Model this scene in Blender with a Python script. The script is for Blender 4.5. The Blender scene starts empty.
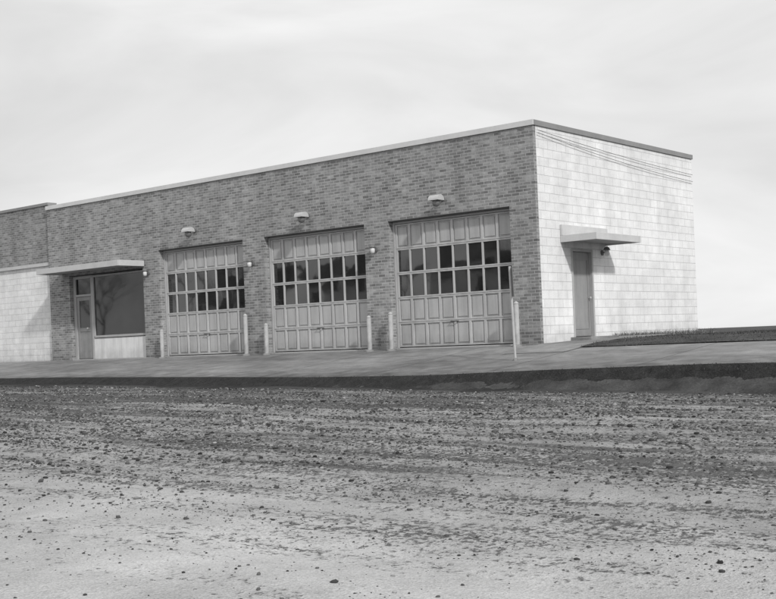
import bpy, numpy as np, math, random
from mathutils import Vector, Matrix
random.seed(7); rng=np.random.default_rng(7)
scene=bpy.context.scene
COL=scene.collection
# ---------------------------------------------------------------- node helpers
class NT:
    def __init__(s,name):
        s.m=bpy.data.materials.new(name); s.m.use_nodes=True
        s.t=s.m.node_tree; s.n=s.t.nodes; s.l=s.t.links
        s.b=s.n['Principled BSDF']
        s.b.inputs['Specular IOR Level'].default_value=0.3
        s.tc=s.n.new('ShaderNodeTexCoord')
    def new(s,t,**k):
        n=s.n.new(t)
        for a,b in k.items(): setattr(n,a,b)
        return n
    def lk(s,a,b): s.l.new(a,b)
    def setv(s,inp,v):
        if isinstance(v,bpy.types.NodeSocket): s.lk(v,inp)
        else: inp.default_value=v
    def math(s,op,a,b=0.0,c=None,clamp=False):
        n=s.new('ShaderNodeMath',operation=op,use_clamp=clamp)
        s.setv(n.inputs[0],a); s.setv(n.inputs[1],b)
        if c is not None: s.setv(n.inputs[2],c)
        return n.outputs[0]
    def noise(s,scale,detail=4,rough=.55,vec=None,stretch=None,dist=0):
        n=s.new('ShaderNodeTexNoise'); n.inputs['Scale'].default_value=scale
        n.inputs['Detail'].default_value=detail; n.inputs['Roughness'].default_value=rough
        n.inputs['Distortion'].default_value=dist
        v=vec if vec is not None else s.tc.outputs['Object']
        if stretch:
            mp=s.new('ShaderNodeMapping'); mp.inputs['Scale'].default_value=stretch
            s.lk(v,mp.inputs['Vector']); v=mp.outputs[0]
        s.lk(v,n.inputs['Vector']); return n.outputs['Fac']
    def ramp(s,fac,pts):
        n=s.new('ShaderNodeMapRange'); n.clamp=True
        s.lk(fac,n.inputs[0])
        n.inputs[1].default_value=pts[0][0]; n.inputs[2].default_value=pts[1][0]
        n.inputs[3].default_value=pts[0][1]; n.inputs[4].default_value=pts[1][1]
        return n.outputs[0]
    def mix(s,f,a,b):
        n=s.new('ShaderNodeMix',data_type='FLOAT'); s.setv(n.inputs[0],f); s.setv(n.inputs[2],a); s.setv(n.inputs[3],b); return n.outputs[0]
    def col(s,v): s.lk(v,s.b.inputs['Base Color'])
    def bump(s,h,strength=.5,dist=.01):
        n=s.new('ShaderNodeBump'); n.inputs['Strength'].default_value=strength; n.inputs['Distance'].default_value=dist
        s.lk(h,n.inputs['Height']); s.lk(n.outputs[0],s.b.inputs['Normal'])
    def rough(s,v): s.setv(s.b.inputs['Roughness'],v)

def m_plain(name,v,var=.15,scale=3,rough=.6,spec=.3,streak=False,bump=0):
    t=NT(name)
    a=t.noise(scale,5,.6); b=t.noise(scale*9,3,.6)
    f=t.math('ADD',t.math('MULTIPLY',a,.7),t.math('MULTIPLY',b,.3))
    c=t.ramp(f,[(.3,v*(1-var)),(.7,v*(1+var))])
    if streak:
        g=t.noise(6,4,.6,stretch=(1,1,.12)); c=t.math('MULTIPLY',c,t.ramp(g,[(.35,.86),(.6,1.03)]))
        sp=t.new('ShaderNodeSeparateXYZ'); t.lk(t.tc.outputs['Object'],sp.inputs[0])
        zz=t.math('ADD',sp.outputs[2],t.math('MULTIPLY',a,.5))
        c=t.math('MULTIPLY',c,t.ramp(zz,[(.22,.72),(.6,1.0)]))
    t.col(c); t.rough(rough); t.b.inputs['Specular IOR Level'].default_value=spec
    if bump: t.bump(b,bump,.01)
    return t.m

def m_masonry(name,bw,bh,mortar,c1,c2,cm,bumpd,var,painted=False):
    t=NT(name)
    sp=t.new('ShaderNodeSeparateXYZ'); t.lk(t.tc.outputs['Object'],sp.inputs[0])
    cb=t.new('ShaderNodeCombineXYZ')
    u=t.math('ADD',sp.outputs[0],sp.outputs[1])
    t.lk(u,cb.inputs[0]); t.lk(sp.outputs[2],cb.inputs[1])
    n=t.new('ShaderNodeTexBrick'); n.offset=.5
    t.lk(cb.outputs[0],n.inputs['Vector'])
    n.inputs['Scale'].default_value=1; n.inputs['Mortar Size'].default_value=mortar
    n.inputs['Mortar Smooth'].default_value=.3
    n.inputs['Brick Width'].default_value=bw; n.inputs['Row Height'].default_value=bh
    for i,v in zip(('Color1','Color2','Mortar'),(c1,c2,cm)): n.inputs[i].default_value=(v,v,v,1)
    big=t.noise(.55,5,.6); med=t.noise(3.2,4,.6); fine=t.noise(38,3,.7)
    pb=t.noise(1.0,2,.6,vec=cb.outputs[0],stretch=(1/bw*.8,1/bh*.6,1))
    k=t.ramp(pb,[(.32,1-var),(.68,1+var)])
    k=t.mix(n.outputs['Fac'],k,1.0)
    k=t.math('MULTIPLY',k,t.ramp(big,[(.3,.88),(.7,1.10)]))
    k=t.math('MULTIPLY',k,t.ramp(med,[(.3,.93),(.7,1.06)]))
    k=t.math('MULTIPLY',k,t.ramp(fine,[(.3,.90),(.7,1.10)]))
    st=t.noise(2.2,5,.65,stretch=(1,1,.1))
    k=t.math('MULTIPLY',k,t.ramp(st,[(.38,.88 if not painted else .92),(.56,1.0)]))
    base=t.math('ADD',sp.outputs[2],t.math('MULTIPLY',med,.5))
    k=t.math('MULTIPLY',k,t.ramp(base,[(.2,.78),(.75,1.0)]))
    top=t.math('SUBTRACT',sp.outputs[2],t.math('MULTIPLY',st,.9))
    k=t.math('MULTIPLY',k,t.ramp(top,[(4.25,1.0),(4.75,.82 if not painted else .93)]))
    bw_=t.new('ShaderNodeRGBToBW'); t.lk(n.outputs['Color'],bw_.inputs[0])
    t.col(t.math('MULTIPLY',bw_.outputs[0],k)); t.rough(.85)
    h=t.math('ADD',t.math('SUBTRACT',1.0,n.outputs['Fac']),t.math('MULTIPLY',fine,.35))
    t.bump(h,.7,bumpd)
    return t.m

M={}
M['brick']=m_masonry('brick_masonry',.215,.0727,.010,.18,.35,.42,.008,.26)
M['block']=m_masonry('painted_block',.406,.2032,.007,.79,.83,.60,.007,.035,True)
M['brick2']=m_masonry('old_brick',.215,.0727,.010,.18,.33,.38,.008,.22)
M['white']=m_plain('white_paint',.75,.06,2,.6,streak=True)
M['housewall']=m_plain('house_siding_paint',.8,.05,2,.6)
M['coping']=m_plain('coping_metal',.62,.1,1.5,.5)
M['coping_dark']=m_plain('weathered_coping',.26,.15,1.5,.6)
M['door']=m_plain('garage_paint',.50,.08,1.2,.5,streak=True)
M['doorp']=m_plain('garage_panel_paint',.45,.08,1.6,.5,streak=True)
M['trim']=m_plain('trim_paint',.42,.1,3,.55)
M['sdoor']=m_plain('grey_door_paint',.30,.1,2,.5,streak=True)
M['dark']=m_plain('dark_metal',.06,.2,6,.5)
M['wire']=m_plain('cable_sheath',.22,.2,6,.6)
M['soffit']=m_plain('soffit_paint',.40,.1,2,.7)
M['fascia']=m_plain('fascia_paint',.55,.12,2,.6)
M['roof']=m_plain('roof_felt',.08,.2,2,.9)
M['steel']=m_plain('galvanised_steel',.45,.15,8,.45,.5)
M['bollard']=m_plain('bollard_paint',.48,.22,7,.6,streak=True)
M['lamp']=m_plain('lamp_metal',.5,.1,8,.35,.5)
M['lampd']=m_plain('lamp_dark_metal',.16,.1,8,.4,.5)
M['bark']=m_plain('bark',.09,.3,9,.9,bump=.5)
t=NT('frosted_glass'); t.b.inputs['Base Color'].default_value=(.7,.7,.7,1); t.rough(.2); M['globe']=t.m
def glass(name,base,ior,sc):
    t=NT(name); n=t.noise(sc,2,.5); t.col(t.ramp(t.noise(1.6,3,.6),[(.35,base*.6),(.7,base*1.8)])); t.rough(.03)
    t.b.inputs['IOR'].default_value=ior; t.b.inputs['Specular IOR Level'].default_value=.5
    t.bump(n,.05,.03); return t.m
M['glass']=glass('window_glass',.012,2.0,1.5)
M['glass2']=glass('shop_glass',.012,1.65,.7)
# concrete apron
t=NT('concrete_apron')
big=t.noise(.35,6,.65,stretch=(.5,1.3,1)); med=t.noise(2.5,5,.65); fine=t.noise(45,3,.7)
k=t.ramp(big,[(.32,.13),(.68,.31)])
k=t.math('MULTIPLY',k,t.ramp(med,[(.3,.72),(.7,1.25)])); k=t.math('MULTIPLY',k,t.ramp(fine,[(.3,.85),(.7,1.15)]))
sp=t.new('ShaderNodeSeparateXYZ'); t.lk(t.tc.outputs['Object'],sp.inputs[0])
jx=t.math('LESS_THAN',t.math('ABSOLUTE',t.math('SUBTRACT',t.math('FRACT',t.math('DIVIDE',sp.outputs[0],3.05)),.5)),.006)
jy=t.math('LESS_THAN',t.math('ABSOLUTE',t.math('ADD',sp.outputs[1],1.5)),.018)
j=t.math('MAXIMUM',jx,jy)
k=t.math('MULTIPLY',k,t.math('SUBTRACT',1.0,t.math('MULTIPLY',j,.55)))
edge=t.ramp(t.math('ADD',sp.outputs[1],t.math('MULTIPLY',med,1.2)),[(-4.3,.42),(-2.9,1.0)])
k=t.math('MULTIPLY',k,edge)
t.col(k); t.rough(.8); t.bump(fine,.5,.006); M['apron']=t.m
t=NT('dark_soil'); a=t.noise(5,6,.7); b=t.noise(40,4,.7)
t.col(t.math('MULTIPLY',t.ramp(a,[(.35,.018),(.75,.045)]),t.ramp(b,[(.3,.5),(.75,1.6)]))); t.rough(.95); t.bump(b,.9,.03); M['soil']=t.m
t=NT('winter_grass_ground'); a=t.noise(1.2,6,.7); b=t.noise(30,4,.7)
t.col(t.math('MULTIPLY',t.ramp(a,[(.35,.03),(.7,.10)]),t.ramp(b,[(.3,.6),(.7,1.4)]))); t.rough(.95); t.bump(b,.9,.03); M['yard']=t.m
# gravel road
t=NT('gravel_road')
sp=t.new('ShaderNodeSeparateXYZ'); t.lk(t.tc.outputs['Object'],sp.inputs[0])
yy=t.math('ADD',sp.outputs[1],t.math('MULTIPLY',t.math('SUBTRACT',t.noise(.35,3,.6,stretch=(.5,1,1)),.5),3.0))
cov=t.ramp(yy,[(-19.6,0.0),(-15.2,1.0)])
near=t.ramp(yy,[(-13.2,0.0),(-8.6,1.0)])
s1=t.noise(1.0,4,.65,stretch=(.25,2.6,1)); s2=t.noise(.45,3,.6,stretch=(.12,1.3,1),dist=.6)
st=t.math('MULTIPLY',t.math('SUBTRACT',t.math('ADD',s1,s2),1.0),2.8)
cov2=t.math('ADD',t.math('ADD',t.math('MULTIPLY',cov,.75),st),t.math('MULTIPLY',near,.25))
v1=t.noise(24,3,.65); v2=t.noise(6,4,.7); v3=t.noise(80,2,.6)
sp1=t.math('ADD',t.math('MULTIPLY',v1,.45),t.math('ADD',t.math('MULTIPLY',v2,.30),t.math('MULTIPLY',v3,.25)))
thr=t.math('SUBTRACT',.60,t.math('MULTIPLY',cov2,.16))
d=t.math('MULTIPLY',t.math('SUBTRACT',sp1,thr),15.0,clamp=True)
light=t.ramp(t.noise(.9,5,.7),[(.3,.38),(.7,.64)])
light=t.math('MULTIPLY',light,t.ramp(v3,[(.3,.76),(.7,1.16)]))
light=t.math('MULTIPLY',light,t.mix(cov,1.0,.66))
dark=t.ramp(v2,[(.35,.03),(.65,.12)])
k=t.mix(d,light,dark)
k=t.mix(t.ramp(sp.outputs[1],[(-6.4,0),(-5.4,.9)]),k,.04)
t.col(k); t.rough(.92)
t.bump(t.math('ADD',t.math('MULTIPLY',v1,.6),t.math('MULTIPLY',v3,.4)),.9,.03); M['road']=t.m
t=NT('road_stone'); at=t.new('ShaderNodeAttribute'); at.attribute_name='shade'
t.col(at.outputs['Fac']); t.rough(.9); M['stone']=t.m
t=NT('grass_blade'); at=t.new('ShaderNodeAttribute'); at.attribute_name='shade'
t.col(at.outputs['Fac']); t.rough(.9); M['blade']=t.m

# ---------------------------------------------------------------- mesh helpers
def link(o,parent=None):
    COL.objects.link(o)
    if parent: o.parent=parent
    return o
def mk(name,v,f,mat,parent=None,loc=(0,0,0),smooth=False):
    me=bpy.data.meshes.new(name); me.from_pydata([tuple(a) for a in v],[],f); me.update()
    me.materials.append(M[mat] if isinstance(mat,str) else mat)
    if smooth: me.polygons.foreach_set('use_smooth',[True]*len(me.polygons))
    o=bpy.data.objects.new(name,me); o.location=loc; return link(o,parent)
def boxes(name,bs,mat,parent=None,loc=(0,0,0),bevel=0):
    v=[];f=[]
    for x0,x1,y0,y1,z0,z1 in bs:
        i=len(v)
        v+=[(x0,y0,z0),(x1,y0,z0),(x1,y1,z0),(x0,y1,z0),(x0,y0,z1),(x1,y0,z1),(x1,y1,z1),(x0,y1,z1)]
        f+=[tuple(i+a for a in q) for q in ((0,3,2,1),(4,5,6,7),(0,1,5,4),(1,2,6,5),(2,3,7,6),(3,0,4,7))]
    o=mk(name,v,f,mat,parent,loc)
    if bevel:
        b=o.modifiers.new('b','BEVEL'); b.width=bevel; b.segments=2
    return o
def wall(name,us,zs,holes,t0,t1,axis,mat,parent):
    us=sorted(set(us+[h[0] for h in holes]+[h[1] for h in holes])); zs=sorted(set(zs+[h[2] for h in holes]+[h[3] for h in holes]))
    nu,nz=len(us)-1,len(zs)-1
    def solid(i,j):
        if i<0 or j<0 or i>=nu or j>=nz: return False
        cu=(us[i]+us[i+1])/2; cz=(zs[j]+zs[j+1])/2
        return not any(h[0]<cu<h[1] and h[2]<cz<h[3] for h in holes)
    V={};v=[];f=[]
    def P(u,t,z):
        k=(u,t,z)
        if k not in V:
            V[k]=len(v); v.append((u,t,z) if axis=='x' else (t,u,z))
        return V[k]
    for i in range(nu):
        for j in range(nz):
            if not solid(i,j): continue
            a,b,c,d=us[i],us[i+1],zs[j],zs[j+1]
            f.append((P(a,t0,c),P(b,t0,c),P(b,t0,d),P(a,t0,d)))
            f.append((P(b,t1,c),P(a,t1,c),P(a,t1,d),P(b,t1,d)))
            if not solid(i-1,j): f.append((P(a,t1,c),P(a,t0,c),P(a,t0,d),P(a,t1,d)))
            if not solid(i+1,j): f.append((P(b,t0,c),P(b,t1,c),P(b,t1,d),P(b,t0,d)))
            if not solid(i,j-1): f.append((P(a,t1,c),P(b,t1,c),P(b,t0,c),P(a,t0,c)))
            if not solid(i,j+1): f.append((P(a,t0,d),P(b,t0,d),P(b,t1,d),P(a,t1,d)))
    o=mk(name,v,f,mat,parent)
    import bmesh
    bm=bmesh.new(); bm.from_mesh(o.data); bmesh.ops.recalc_face_normals(bm,faces=bm.faces); bm.to_mesh(o.data); bm.free()
    return o
def revolve(prof,n=16,c=(0,0,0),axis='z'):
    v=[];f=[]
    for r,h in prof:
        for k in range(n):
            a=2*math.pi*k/n; x,y=r*math.cos(a),r*math.sin(a)
            v.append((c[0]+x,c[1]+y,c[2]+h) if axis=='z' else (c[0]+x,c[1]+h,c[2]+y))
    for i in range(len(prof)-1):
        for k in range(n):
            f.append((i*n+k,i*n+(k+1)%n,(i+1)*n+(k+1)%n,(i+1)*n+k))
    f.append(tuple(range(n-1,-1,-1))); f.append(tuple(range((len(prof)-1)*n,len(prof)*n)))
    return v,f
def tube(path,r,n=8):
    v=[];f=[]
    for i,p in enumerate(path):
        p=Vector(p); a=Vector(path[max(0,i-1)]); b=Vector(path[min(len(path)-1,i+1)])
        d=(b-a).normalized(); s=d.cross(Vector((0,0,1)) if abs(d.z)<.9 else Vector((1,0,0))).normalized(); u=s.cross(d)
        rr=r[i] if isinstance(r,(list,tuple)) else r
        for k in range(n):
            an=2*math.pi*k/n; v.append(p+s*math.cos(an)*rr+u*math.sin(an)*rr)
    for i in range(len(path)-1):
        for k in range(n): f.append((i*n+k,i*n+(k+1)%n,(i+1)*n+(k+1)%n,(i+1)*n+k))
    f.append(tuple(range(n-1,-1,-1))); f.append(tuple(range((len(path)-1)*n,len(path)*n)))
    return v,f
def join(parts):
    v=[];f=[]
    for a,b in parts:
        i=len(v); v+=list(a); f+=[tuple(i+k for k in q) for q in b]
    return v,f
def empty(name,loc=(0,0,0),**k):
    o=bpy.data.objects.new(name,None); o.location=loc; o.empty_display_size=.3; link(o)
    for a,b in k.items(): o[a]=b
    return o
def tag(o,**k):
    for a,b in k.items(): o[a]=b
    return o
def dup(root,offset,scale=None,rotz=None):
    r=root.copy(); COL.objects.link(r); r.location=Vector(offset)
    if scale: r.scale=scale
    if rotz is not None: r.rotation_euler=(0,0,rotz)
    for c in [c for c in bpy.data.objects if c.parent==root]:
        cc=c.copy(); COL.objects.link(cc); cc.parent=r
        for g in [g for g in bpy.data.objects if g.parent==c]:
            gg=g.copy(); COL.objects.link(gg); gg.parent=cc
    return r

# ---------------------------------------------------------------- fire station
H=5.1; L=18.9; D=8.3
FS=empty('fire_station',label='single-storey brick fire station with three garage doors',category='fire station')
opens=[(-13.28,-9.64),(-8.79,-5.15),(-4.36,-.72)]; DT=3.2
wall('brick_front_wall',[-L,-.252],[-.5,4.97],[(a,b,-.5,DT) for a,b in opens]+[(-17.8,-14.05,-.5,2.72)],0,.22,'x','brick',FS)
boxes('corner_pier',[(-.252,0,0,.10,-.5,4.97)],'brick',FS)
tag(wall('side_wall',[.10,D],[-.4,4.97],[(1.46,2.48,.1,2.22)],0,-.25,'y','block',FS),label='white painted concrete block side wall')
boxes('rear_wall',[(-L,-.25,D-.25,D,-.4,4.97)],'block',FS)
boxes('party_wall',[(-L,-L+.25,.22,D-.25,-.4,4.97)],'brick2',FS)
boxes('roof',[(-L+.25,-.25,.22,D-.25,4.5,4.62)],'roof',FS)
boxes('front_coping',[(-L-.03,.03,-.035,.0,4.972,H),(-L-.03,-.302,.0,.30,4.972,H)],'coping',FS,bevel=.006)
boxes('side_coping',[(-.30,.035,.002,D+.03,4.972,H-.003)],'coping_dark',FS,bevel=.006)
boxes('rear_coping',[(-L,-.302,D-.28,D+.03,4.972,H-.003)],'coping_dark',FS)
boxes('threshold',[(a+.002,b-.002,.0,.4,-.06,.012) for a,b in opens]+[(-17.798,-14.052,.0,.4,-.06,.014)],'trim',FS)
for a,b in opens+[(-17.8,-14.05)]:
    z=DT if a>-17 else 2.72
    boxes('lintel',[(a+.003,b-.003,.01,.215,z-.022,z-.003)],'dark',FS)
def garage_door(a,b):
    y0=.20; jw=.055
    boxes('door_frame',[(a+.004,a+jw,y0-.03,y0+.10,.014,DT-.024),(b-jw,b-.004,y0-.03,y0+.10,.014,DT-.024),(a+jw,b-jw,y0-.03,y0+.10,DT-.075,DT-.024)],'trim',FS,bevel=.004)
    X0=a+jw+.006; X1=b-jw-.006; Z0=.03; Z1=DT-.082; nc=8; nr=5
    pw=(X1-X0)/nc; ph=(Z1-Z0)/nr; e=.034
    bs=[(X0+.01,X1-.01,y0+.055,y0+.09,Z0,Z1)]
    for r in range(nr):
        for c in range(nc):
            if r in (2,3): continue
            x0=X0+c*pw+e; x1=X0+(c+1)*pw-e; z0=Z0+r*ph+e; z1=Z0+(r+1)*ph-e
            bs.append((x0,x1,y0+.034,y0+.06,z0,z1))
            bs.append((x0+.045,x1-.045,y0+.014,y0+.036,z0+.045,z1-.045))
    d=boxes('garage_door',bs,'doorp',FS,bevel=.008)
    fr=[]
    for r in range(nr):
        za=Z0+r*ph+.004; zb=Z0+(r+1)*ph-.004
        fr.append((X0,X1,y0,y0+.05,za,za+e)); fr.append((X0,X1,y0,y0+.05,zb-e,zb))
        for c in range(nc+1):
            xc=X0+c*pw; xa=max(X0,xc-e); xb=min(X1,xc+e)
            if c in (0,nc): xa,xb=(X0,X0+e+.02) if c==0 else (X1-e-.02,X1)
            elif r in (2,3): xa,xb=xc-.026,xc+.026
            fr.append((xa,xb,y0+.002,y0+.052,za+e-.001,zb-e+.001))
    boxes('door_rails',fr,'door',d,bevel=.004)
    v=[];f=[]
    for r in (2,3):
        for c in range(nc):
            x0=X0+c*pw+.02; x1=X0+(c+1)*pw-.02; z0=Z0+r*ph+.03; z1=Z0+(r+1)*ph-.03
            t1,t2=random.uniform(-.006,.006),random.uniform(-.006,.006); i=len(v); y=y0+.03
            v+=[(x0,y+t1,z0),(x1,y+t2,z0),(x1,y-t1,z1),(x0,y-t2,z1)]; f.append((i,i+1,i+2,i+3))
    mk('window',v,f,'glass',d)
    xm=(X0+X1)/2
    hv,hf=tube([(xm-.1,y0-.001,.62),(xm-.1,y0-.05,.62),(xm+.1,y0-.05,.62),(xm+.1,y0-.001,.62)],.012,6)
    mk('handle',hv,hf,'dark',d)
for a,b in opens: garage_door(a,b)
sy=.13
fr=boxes('office_window',[(-16.78,-16.72,sy,sy+.08,.72,2.68),(-14.14,-14.06,sy,sy+.08,.72,2.68),(-16.72,-14.14,sy,sy+.08,2.62,2.68),(-16.72,-14.14,sy-.02,sy+.08,.68,.75)],'trim',FS,bevel=.004)
boxes('glass',[(-16.72,-14.14,sy+.04,sy+.05,.75,2.62)],'glass2',fr)
boxes('bulkhead_panel',[(-16.78,-14.06,sy+.01,sy+.1,.0,.66)],'white',FS,bevel=.005)
dr=boxes('office_door',[(-17.66,-17.54,sy+.03,sy+.07,.03,2.02),(-17.0,-16.88,sy+.03,sy+.07,.03,2.02),(-17.54,-17.0,sy+.03,sy+.07,1.9,2.02),(-17.54,-17.0,sy+.03,sy+.07,.9,1.02),(-17.54,-17.0,sy+.03,sy+.07,.03,.25),(-17.54,-17.0,sy+.045,sy+.06,.25,.9)],'sdoor',FS,bevel=.004)
boxes('glass',[(-17.54,-17.0,sy+.048,sy+.055,1.02,1.9)],'glass2',dr)
hv,hf=revolve([(.012,.0),(.012,-.04),(.028,-.05),(.028,-.075),(.01,-.085)],12,(-17.06,sy+.03,1.0),'y'); mk('handle',hv,hf,'lamp',dr)
boxes('office_door_frame',[(-17.795,-17.67,sy,sy+.09,.015,2.69),(-16.87,-16.785,sy,sy+.09,.015,2.69),(-17.67,-16.87,sy,sy+.09,2.03,2.1),(-17.67,-16.87,sy,sy+.09,2.6,2.69)],'trim',FS,bevel=.004)
boxes('transom_window',[(-17.67,-16.87,sy+.04,sy+.05,2.1,2.6)],'glass2',FS)
cn=boxes('office_canopy',[(-18.15,-14.0,-.95,-.003,2.81,2.92)],'soffit',FS)
boxes('fascia',[(-18.17,-13.98,-.98,-.952,2.77,2.94),(-18.178,-18.152,-.95,-.004,2.77,2.94),(-13.998,-13.972,-.95,-.004,2.77,2.94)],'fascia',cn,bevel=.005)
cs=boxes('side_canopy',[(.003,.93,1.03,3.13,2.38,2.48)],'soffit',FS)
boxes('fascia',[(.932,.96,1.0,3.16,2.34,2.50),(.004,.93,1.0,1.028,2.34,2.50),(.004,.93,3.132,3.16,2.34,2.50)],'fascia',cs,bevel=.005)
boxes('ledger_board',[(.004,.07,1.0,3.16,2.502,2.76)],'fascia',cs,bevel=.01)
sd=boxes('side_door',[(-.12,-.07,1.53,2.41,.13,2.15)],'sdoor',FS,bevel=.004)
hv,hf=revolve([(.012,0),(.012,.04),(.03,.05),(.03,.075),(.01,.085)],12); hv=[(-.07+z,2.32+x,1.05+y) for x,y,z in hv]; mk('handle',hv,hf,'lamp',sd)
boxes('panel_moulding',[(-.068,-.058,1.62,1.64,.3,1.98),(-.068,-.058,2.3,2.32,.3,1.98),(-.068,-.058,1.64,2.3,1.96,1.98),(-.068,-.058,1.64,2.3,.3,.32)],'sdoor',sd)
boxes('side_door_frame',[(-.14,.015,1.464,1.525,.1,2.215),(-.14,.015,2.415,2.476,.1,2.215),(-.14,.015,1.525,2.415,2.155,2.215)],'trim',FS,bevel=.004)
boxes('door_step',[(-.2,.55,1.3,2.65,-.15,.115)],'apron',FS,bevel=.012)

# ---------------------------------------------------------------- wall lamps
def lamp_flood(loc):
    e=empty('wall_lamp',loc,label='hooded floodlight on brick wall above garage door',category='wall lamp',group='floodlights above the garage doors')
    v,f=join([revolve([(.06,0),(.06,-.03),(.02,-.035)],12,(0,0,0),'y'),tube([(0,-.02,0),(0,-.10,.03),(0,-.2,.03),(0,-.26,0)],.014,8)]); mk('bracket',v,f,'lampd',e)
    v=[];f=[];n=10
    for s,x in enumerate((-.14,.14)):
        for k in range(n+1):
            a=math.pi*k/n; v.append((x,-.27-.13*math.cos(a),-.06+.13*math.sin(a)))
    for k in range(n): f.append((k,k+1,n+1+k+1,n+1+k))
    f.append(tuple(range(n,-1,-1))); f.append(tuple(range(n+1,2*n+2)))
    h=mk('hood',v,f,'lamp',e); so=h.modifiers.new('s','SOLIDIFY'); so.thickness=.008
    v,f=revolve([(.03,-.0),(.09,-.06),(.10,-.13),(.07,-.19),(.015,-.21)],14,(0,-.27,0)); mk('bulb',v,f,'lampd',e,smooth=True)
    return e
l0=lamp_flood((-11.6,-.001,3.64)); dup(l0,(-7.08,-.001,3.62)); dup(l0,(-2.62,-.001,3.58))
def sconce(loc,lab,grp=None,rot=0):
    e=empty('wall_sconce',loc,label=lab,category='wall lamp'); e.rotation_euler=(0,0,rot)
    if grp: e['group']=grp
    v,f=join([revolve([(.065,0),(.065,-.03),(.03,-.04)],12,(0,0,0),'y'),tube([(0,-.03,0),(0,-.1,.02),(0,-.13,.09)],.016,8)]); mk('bracket',v,f,'lampd',e)
    v,f=revolve([(.02,.14),(.06,.12),(.085,.07),(.09,.055),(.05,.05)],14,(0,-.14,0)); mk('lamp_shade',v,f,'lampd',e,smooth=True)
    v,f=revolve([(.05,.05),(.062,.0),(.055,-.07),(.02,-.10)],14,(0,-.14,0)); mk('globe',v,f,'globe',e,smooth=True)
    return e
s0=sconce((-13.78,-.001,2.55),'small globe lantern on brick pier beside garage door','lanterns on the brick piers')
dup(s0,(-9.25,-.001,2.50)); dup(s0,(-4.78,-.001,2.52))
sconce((.001,2.95,2.16),'small lantern on white block wall beside side door',None,math.pi/2)

# ---------------------------------------------------------------- terrain profile
def zroad(x): return -.725-.0134*max(-70,min(45,x))
EX=[-80,-12,-6,-3,0,3,6,80]; EZ=[-.35,-.41,-.47,-.51,-.51,-.44,-.39,-.39]
def zedge(x): return float(np.interp(x,EX,EZ))
def zap(x,y):
    t=min(1,max(0,-y/4.5)); return -.012+(zedge(x)+.012)*t
def grid(name,xs,ys,fz,mat):
    v=[(x,y,fz(x,y)) for y in ys for x in xs]; nx=len(xs)
    f=[(j*nx+i,j*nx+i+1,(j+1)*nx+i+1,(j+1)*nx+i) for j in range(len(ys)-1) for i in range(nx-1)]
    o=mk(name,v,f,mat,smooth=True); o['kind']='structure'; return o
XL=-130
grid('pavement',list(np.linspace(XL,60,191)),list(np.linspace(-4.5,0.1,10)),zap,'apron')
wav=lambda x,y: .03*math.sin(x*3.1+y*5)+.02*math.sin(x*7.7+1)+.015*math.sin(x*17+y*9)
vx=list(np.linspace(XL,-30,200))+list(np.linspace(-29.9,20,1250))+list(np.linspace(20.3,60,100))
vprof=[(-4.45,0),(-4.56,0),(-4.66,.25),(-4.8,.6),(-4.95,.88),(-5.15,1.0),(-5.6,1.04)]
v=[];f=[]
for j,(y,t) in enumerate(vprof):
    for x in vx:
        ze=zedge(x)+.006; zr=zroad(x)-.006
        amt=min(1,(ze-zr)/.3)
        z=ze+(zr-ze)*t + (wav(x,y)*.3*amt+rng.normal()*.006 if 1<j<5 else 0)
        v.append((x,y+(.03*math.sin(x*2.3)+.02*math.sin(x*9)+rng.normal()*.008)*(1<j<6),z))
n=len(vx)
for j in range(len(vprof)-1):
    for i in range(n-1): f.append((j*n+i+n,j*n+n+i+1,j*n+i+1,j*n+i))
o=mk('verge',v,f,'soil',smooth=True); o['kind']='structure'
def zr2(x,y):
    r=0
    for yc,w,dp in ((-9.2,.35,.03),(-11.0,.35,.03),(-14.2,.3,.04),(-16.0,.3,.04),(-18.4,.4,.02)):
        q=(y-yc-.25*math.sin(x*.13+yc))/w; r-=dp*math.exp(-q*q)-.4*dp*math.exp(-(abs(q)-1.8)**2*3)
    return zroad(x)+r+.012*math.sin(x*.9+y*1.7)+.006*math.sin(x*2.7-y*3.3)
ys=list(np.linspace(-36,-23,14))+list(np.linspace(-22.9,-5.1,180))
grid('road',list(np.linspace(XL,-32,60))+list(np.linspace(-31.7,22,240))+list(np.linspace(23,60,30)),ys,zr2,'road')
YS=-.9
def zyard(x,y):
    a=min(1,max(0,(y-YS)/2.0)); a=a*a*(3-2*a)
    return max((zap(x,YS)+.02)*(1-a)+.06*a,zap(x,y)+.02)+.006*math.sin(x*2+y*1.3)
grid('yard',list(np.linspace(1.5,60,60)),list(np.linspace(YS,60,245)),zyard,'yard')
grid('path',list(np.linspace(-.02,1.56,6)),list(np.linspace(-1.6,3.4,21)),lambda x,y:(zap(x,y)+.008 if y<0 else -.004+.03*y),'apron')
gx=sorted(set([-900,-500,-250,-150,-130,-100,-80,-60,-40,-30,-20,-12,-6,-3,0,3,6,15,30,45,60,80,100,150,250,500,900]))
gy=[-900,-500,-250,-120,-80,-50,-40,-36.2,-35.5,-20,-10,-5.4,-4.4,-3,-1.5,0,1,5,20,60,120,250,500,900]
def zg(x,y):
    if y<=-5.4: return zroad(x)-.12 if y>-36 else zroad(x)+.05
    if y>=0: return -.06 if y<100 else -.3
    return zap(x,y)-.05
grid('ground',gx,gy,zg,'yard')

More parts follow.
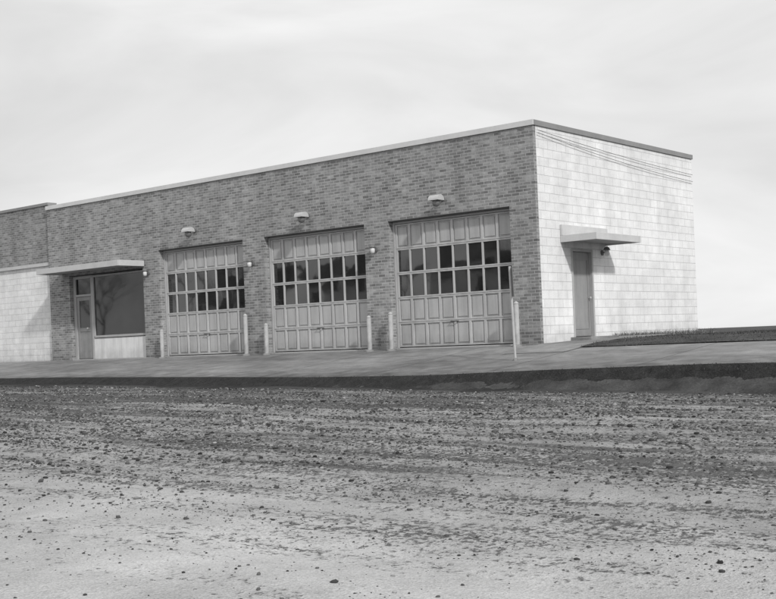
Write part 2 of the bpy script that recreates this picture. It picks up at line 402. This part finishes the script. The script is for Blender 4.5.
# ---------------------------------------------------------------- stones (one stuff mesh)
ico=np.array([(0,-.5257,.8507),(0,.5257,.8507),(0,-.5257,-.8507),(0,.5257,-.8507),(.8507,0,.5257),(.8507,0,-.5257),(-.8507,0,.5257),(-.8507,0,-.5257),(.5257,.8507,0),(.5257,-.8507,0),(-.5257,.8507,0),(-.5257,-.8507,0)])
from itertools import combinations
dd=np.linalg.norm(ico[:,None]-ico[None],axis=2)
F=[]
for a,b,c in combinations(range(12),3):
    if max(dd[a,b],dd[b,c],dd[a,c])<1.2:
        nn=np.cross(ico[b]-ico[a],ico[c]-ico[a]); F.append((a,b,c) if nn@ico[a]>0 else (a,c,b))
F=np.array(F)
cam=np.array([14.09,-22.57])
P=[]; NS=60000
while len(P)<NS:
    y=rng.uniform(-21.5,-5.6,8000); x=rng.uniform(-26,16,8000)
    dx=x-cam[0]; dy=y-cam[1]; dep=-.6359*dx+.7717*dy; lat=.7717*dx+.6359*dy
    ok=(dep>3.2)&(np.abs(lat/dep)<.42)
    dens=(.25+.75*np.sin(y*2.4+.8*np.sin(x*.35)+.5*np.sin(x*1.3))**2)*(.5+.5*np.sin(x*.8+y*1.9)**2)
    dens*=np.clip((y+20.5)/5,.16,1)
    ok&=rng.uniform(0,1,len(x))<dens
    P+=list(zip(x[ok],y[ok]))
P=np.array(P[:NS]); N=len(P)
dep=-.6359*(P[:,0]-cam[0])+.7717*(P[:,1]-cam[1])
size=np.clip(rng.lognormal(math.log(.0045),.55,N),.002,.02)*np.clip(dep/7,.85,1.8)
sc=rng.uniform(.7,1.3,(N,1,3))*np.array([1,1,.55])
V=(ico[None]*rng.uniform(.75,1.2,(N,12,1)))*sc*size[:,None,None]
ang=rng.uniform(0,6.28,N); ca,sa=np.cos(ang)[:,None],np.sin(ang)[:,None]
X=V[:,:,0]*ca-V[:,:,1]*sa; Y=V[:,:,0]*sa+V[:,:,1]*ca
zr=np.array([zr2(a,b) for a,b in P])
VV=np.stack([X+P[:,0:1],Y+P[:,1:2],V[:,:,2]+zr[:,None]+size[:,None]*.25],2).reshape(-1,3)
FF=(F[None]+(np.arange(N)*12)[:,None,None]).reshape(-1,3)
me=bpy.data.meshes.new('loose_gravel'); me.vertices.add(len(VV)); me.vertices.foreach_set('co',VV.ravel())
me.loops.add(FF.size); me.loops.foreach_set('vertex_index',FF.ravel().astype(np.int32))
me.polygons.add(len(FF)); me.polygons.foreach_set('loop_start',np.arange(0,FF.size,3,dtype=np.int32)); me.polygons.foreach_set('loop_total',np.full(len(FF),3,dtype=np.int32))
me.update(calc_edges=True)
at=me.attributes.new('shade','FLOAT','POINT'); sh=np.where(rng.uniform(0,1,N)<.84,rng.uniform(.02,.12,N),rng.uniform(.18,.36,N)); at.data.foreach_set('value',np.repeat(sh,12).astype(np.float32))
me.materials.append(M['stone']); o=bpy.data.objects.new('loose_gravel',me); link(o); tag(o,kind='stuff',label='loose dark and pale gravel scattered over dirt road',category='gravel')

# ---------------------------------------------------------------- grass blades (stuff)
v=[];sh=[];f=[]
def blade(x,y,z,h,s):
    a=random.uniform(0,6.28); w=.005+.004*random.random(); lx,ly=random.gauss(0,.5)*h,random.gauss(0,.5)*h
    c_,s_=math.cos(a)*w,math.sin(a)*w; i=len(v)
    v.extend([(x-c_,y-s_,z-.01),(x+c_,y+s_,z-.01),(x+c_*.7+lx*.4,y+s_*.7+ly*.4,z+h*.6),(x-c_*.7+lx*.4,y-s_*.7+ly*.4,z+h*.6),(x+lx,y+ly,z+h)])
    f.append((i,i+1,i+2,i+3)); f.append((i+3,i+2,i+4)); sh.extend([s]*5)
for _ in range(20000):
    x=1.5+random.random()**1.3*14; y=random.uniform(YS-.15,14)
    if x<1.9 and random.random()<.5: continue
    cl=.5+.5*math.sin(x*1.7+math.sin(y*1.1)*2)*math.sin(y*2.3+x)
    blade(x,y,zyard(x,y),.012+.035*cl*random.random()+.012*random.random(),random.uniform(.03,.12))
for _ in range(4000):
    y=random.uniform(2.8,8.5); x=abs(random.gauss(0,.22))+.02
    if y<3.2 and x<.6: continue
    blade(x,y,.03,random.uniform(.05,.2)*random.random()+.03,random.uniform(.05,.3))
for _ in range(600):
    x=random.uniform(-4,14); y=random.uniform(-4.7,-4.42)
    blade(x,y,zedge(x)+(zroad(x)-zedge(x))*max(0,(-4.56-y)/.5),random.uniform(.01,.03),random.uniform(.02,.09))
me=bpy.data.meshes.new('grass'); me.from_pydata(v,[],f); at=me.attributes.new('shade','FLOAT','POINT'); at.data.foreach_set('value',sh); me.materials.append(M['blade'])
o=bpy.data.objects.new('grass',me); link(o); tag(o,kind='stuff',label='short dark winter grass and weeds beside the wall',category='grass')
grid('soil_strip',list(np.linspace(.0,1.6,6)),list(np.linspace(3.3,9,10)),lambda x,y:.06+.01*math.sin(x*9+y*4),'yard')

# ---------------------------------------------------------------- bollards
def bollard(loc,lab):
    e=empty('bollard',loc,label=lab,category='bollard',group='guard posts beside the garage doors')
    v,f=revolve([(.06,-.1),(.06,.78),(.055,.80)],16); mk('post',v,f,'bollard',e)
    v,f=revolve([(.0615,.795),(.055,.82),(.035,.84),(.01,.85)],16); mk('cap',v,f,'bollard',e,smooth=True)
    v,f=revolve([(.13,-.05),(.12,.02),(.07,.03)],16); mk('footing',v,f,'apron',e)
    return e
gl='white painted steel guard post beside garage door jamb'
b0=bollard((-13.02,-.22,-.03),gl)
for x,s in [(-9.42,1.35),(-8.62,1.0),(-4.93,1.05),(-4.22,1.12),(-.50,1.2)]:
    d_=dup(b0,(x,-.22,-.03),scale=(1,1,s))
    if s>1.3: d_['label']='taller white painted guard post beside garage door jamb'
e=empty('sign_post',(1.05,-2.7,zap(1.05,-2.7)),label='slim leaning steel post with a small narrow sign',category='sign post')
e.rotation_euler=(math.radians(-1),math.radians(-2.2),0)
v,f=tube([(0,0,-.1),(0,0,.9),(0,0,1.92)],.026,8); mk('post',v,f,'steel',e)
o=boxes('sign_plate',[(-.15,.15,-.004,.004,1.3,1.9)],'lampd',e,loc=(0,.03,0)); o.rotation_euler=(0,0,math.radians(-42))
v,f=revolve([(.05,-.02),(.048,.03),(.026,.05)],12); mk('footing',v,f,'apron',e)

def cable(p,q,sag,lab):
    pts=[Vector(p).lerp(Vector(q),k/16)+Vector((0,0,-sag*4*(k/16)*(1-k/16))) for k in range(17)]
    v,f=tube(pts,.007,6); o=mk('service_cable',v,f,'wire'); tag(o,label=lab,category='cable',group='cables on the side wall')
cable((.06,.12,4.86),(.06,8.2,4.52),.05,'thin dark cable strung along white block wall')
cable((.06,.12,4.80),(.06,8.2,4.33),.08,'thin dark cable strung along white block wall')

# ---------------------------------------------------------------- neighbour building
NB=empty('shop_building',(-L-.05,.12,0),label='old brick shop with white painted ground floor',category='shop')
WN=-11
boxes('upper_wall',[(WN,-.02,0,.3,3.2,5.16)],'brick2',NB)
boxes('lower_wall',[(WN,-.02,.04,.3,-.4,3.2)],'block',NB)
boxes('coping',[(WN-.03,-.02,-.03,.33,5.162,5.25)],'coping_dark',NB)
boxes('ledge',[(WN,-.05,-.04,-.002,3.16,3.26)],'fascia',NB)
boxes('rear_wall',[(WN,-.02,.3,8,-.4,4.8)],'brick2',NB)

# ---------------------------------------------------------------- opposite side of the street (seen in the windows)
def bare_tree(loc):
    e=empty('bare_tree',loc,label='leafless tree standing across the street, reflected in windows',category='tree',group='bare trees across the street')
    T=[];C=[]
    def grow(p,d,l,r,lev):
        q=p+d*l*.5+Vector((random.gauss(0,.05),random.gauss(0,.05),0))*l; s=p+d*l
        (T if lev<2 else C).append(tube([p,q,s],[r,r*.85,r*.68],7 if lev<2 else 4))
        if lev>=6: return
        for k in range(3 if lev<5 else 2):
            nd=(d+Vector((random.gauss(0,.5),random.gauss(0,.5),random.gauss(.15,.3)))).normalized()
            grow(p+d*l*random.uniform(.65,1),nd,l*random.uniform(.6,.85),r*random.uniform(.45,.62),lev+1)
    grow(Vector((0,0,-.1)),Vector((0,0,1)),2.6,.18,0)
    v,f=join(T); mk('trunk',v,f,'bark',e,smooth=True); v,f=join(C); mk('crown',v,f,'bark',e); return e
t0=bare_tree((-38,-42,zroad(-38)))
for i,(x,y,s,r) in enumerate([(-26,-41,1.0,1.2),(-55,-43,1.2,4.0),(-66,-50,1.15,5.1),(-76,-54,1.3,.7),(-86,-52,1.2,3.0)]):
    dup(t0,(x,y,zroad(x)),(s,s,s),r)
def house(x,y,w,d,h,rh,lab):
    e=empty('house',(x,y,zroad(x)),label=lab,category='house')
    mk('wall',[(-w/2,-d/2,0),(w/2,-d/2,0),(w/2,d/2,0),(-w/2,d/2,0),(-w/2,-d/2,h),(w/2,-d/2,h),(w/2,d/2,h),(-w/2,d/2,h),(-w/2,0,h+rh),(w/2,0,h+rh)],[(0,1,5,4),(2,3,7,6),(1,2,6,9,5),(3,0,4,8,7)],'housewall',e)
    o=.35; mk('roof',[(-w/2-o,-d/2-o,h-.15),(w/2+o,-d/2-o,h-.15),(w/2+o,0,h+rh+.05),(-w/2-o,0,h+rh+.05),(-w/2-o,d/2+o,h-.15),(w/2+o,d/2+o,h-.15)],[(0,1,2,3),(3,2,5,4)],'roof',e)
    for k in (-.32,0,0.32):
        boxes('window',[(k*w-.5,k*w+.5,d/2+.01,d/2+.05,3.5,4.8)],'glass2',e)
        if k: boxes('window',[(k*w-.5,k*w+.5,d/2+.01,d/2+.05,1,2.3)],'glass2',e)
    boxes('door',[(-.45,.45,d/2+.01,d/2+.06,.1,2.2)],'sdoor',e)
house(-33,-50,9,8,5.4,2.0,'white two-storey gabled house across the street with dark roof')
house(-47,-51,8,8,5.4,2.2,'white two-storey house across the street behind bare trees')
house(-61,-52,8,8,5.2,2.0,'white two-storey house across the street with dark gable roof')

# ---------------------------------------------------------------- light
sdir=Vector((.83,-.37,.60)).normalized()
sl=bpy.data.lights.new('sun','SUN'); sl.energy=2.3; sl.angle=math.radians(3); sl.color=(1,.995,.985)
so=bpy.data.objects.new('sun',sl); so.rotation_euler=(-sdir).to_track_quat('-Z','Y').to_euler(); so.location=(20,-20,30); link(so)
w=bpy.data.worlds.new('World'); scene.world=w; w.use_nodes=True
nt=w.node_tree; bg=nt.nodes['Background']; bg.inputs['Strength'].default_value=.1
sky=nt.nodes.new('ShaderNodeTexSky'); sky.sky_type='NISHITA'; sky.sun_disc=False
sky.sun_elevation=math.asin(sdir.z); sky.sun_rotation=math.atan2(sdir.x,sdir.y)
bw=nt.nodes.new('ShaderNodeRGBToBW'); nt.links.new(sky.outputs[0],bw.inputs[0])
tc=nt.nodes.new('ShaderNodeTexCoord'); mp=nt.nodes.new('ShaderNodeMapping'); mp.inputs['Scale'].default_value=(1,1,3.0)
nt.links.new(tc.outputs['Generated'],mp.inputs['Vector'])
no=nt.nodes.new('ShaderNodeTexNoise'); no.inputs['Scale'].default_value=3.0; no.inputs['Detail'].default_value=6; no.inputs['Roughness'].default_value=.5; no.inputs['Distortion'].default_value=.6
nt.links.new(mp.outputs[0],no.inputs['Vector'])
mr=nt.nodes.new('ShaderNodeMapRange'); mr.inputs[1].default_value=.3; mr.inputs[2].default_value=.7; mr.inputs[3].default_value=7.2; mr.inputs[4].default_value=10.2
nt.links.new(no.outputs['Fac'],mr.inputs[0])
mx=nt.nodes.new('ShaderNodeMix'); mx.data_type='FLOAT'; mx.inputs[0].default_value=.88
nt.links.new(bw.outputs[0],mx.inputs[2]); nt.links.new(mr.outputs[0],mx.inputs[3])
nt.links.new(mx.outputs[0],bg.inputs['Color'])
# ---------------------------------------------------------------- camera
f_=1161.44; yaw=math.radians(39.4901); ro=math.radians(2.3286)
Fw=Vector((-math.sin(yaw),math.cos(yaw),0)); R=Vector((math.cos(yaw),math.sin(yaw),0)); U=Vector((0,0,1))
R2=R*math.cos(ro)-U*math.sin(ro); U2=U*math.cos(ro)+R*math.sin(ro)
cd=bpy.data.cameras.new('camera'); cd.sensor_width=36; cd.sensor_fit='HORIZONTAL'; cd.lens=36*f_/776; cd.shift_y=41.236/776
cd.clip_end=3000
co=bpy.data.objects.new('camera',cd); mt=Matrix((R2,U2,-Fw)).transposed().to_4x4(); mt.translation=Vector((14.089,-22.572,.208)); co.matrix_world=mt; link(co)
scene.camera=co
scene.view_settings.view_transform='Standard'; scene.view_settings.look='None'; scene.view_settings.exposure=0
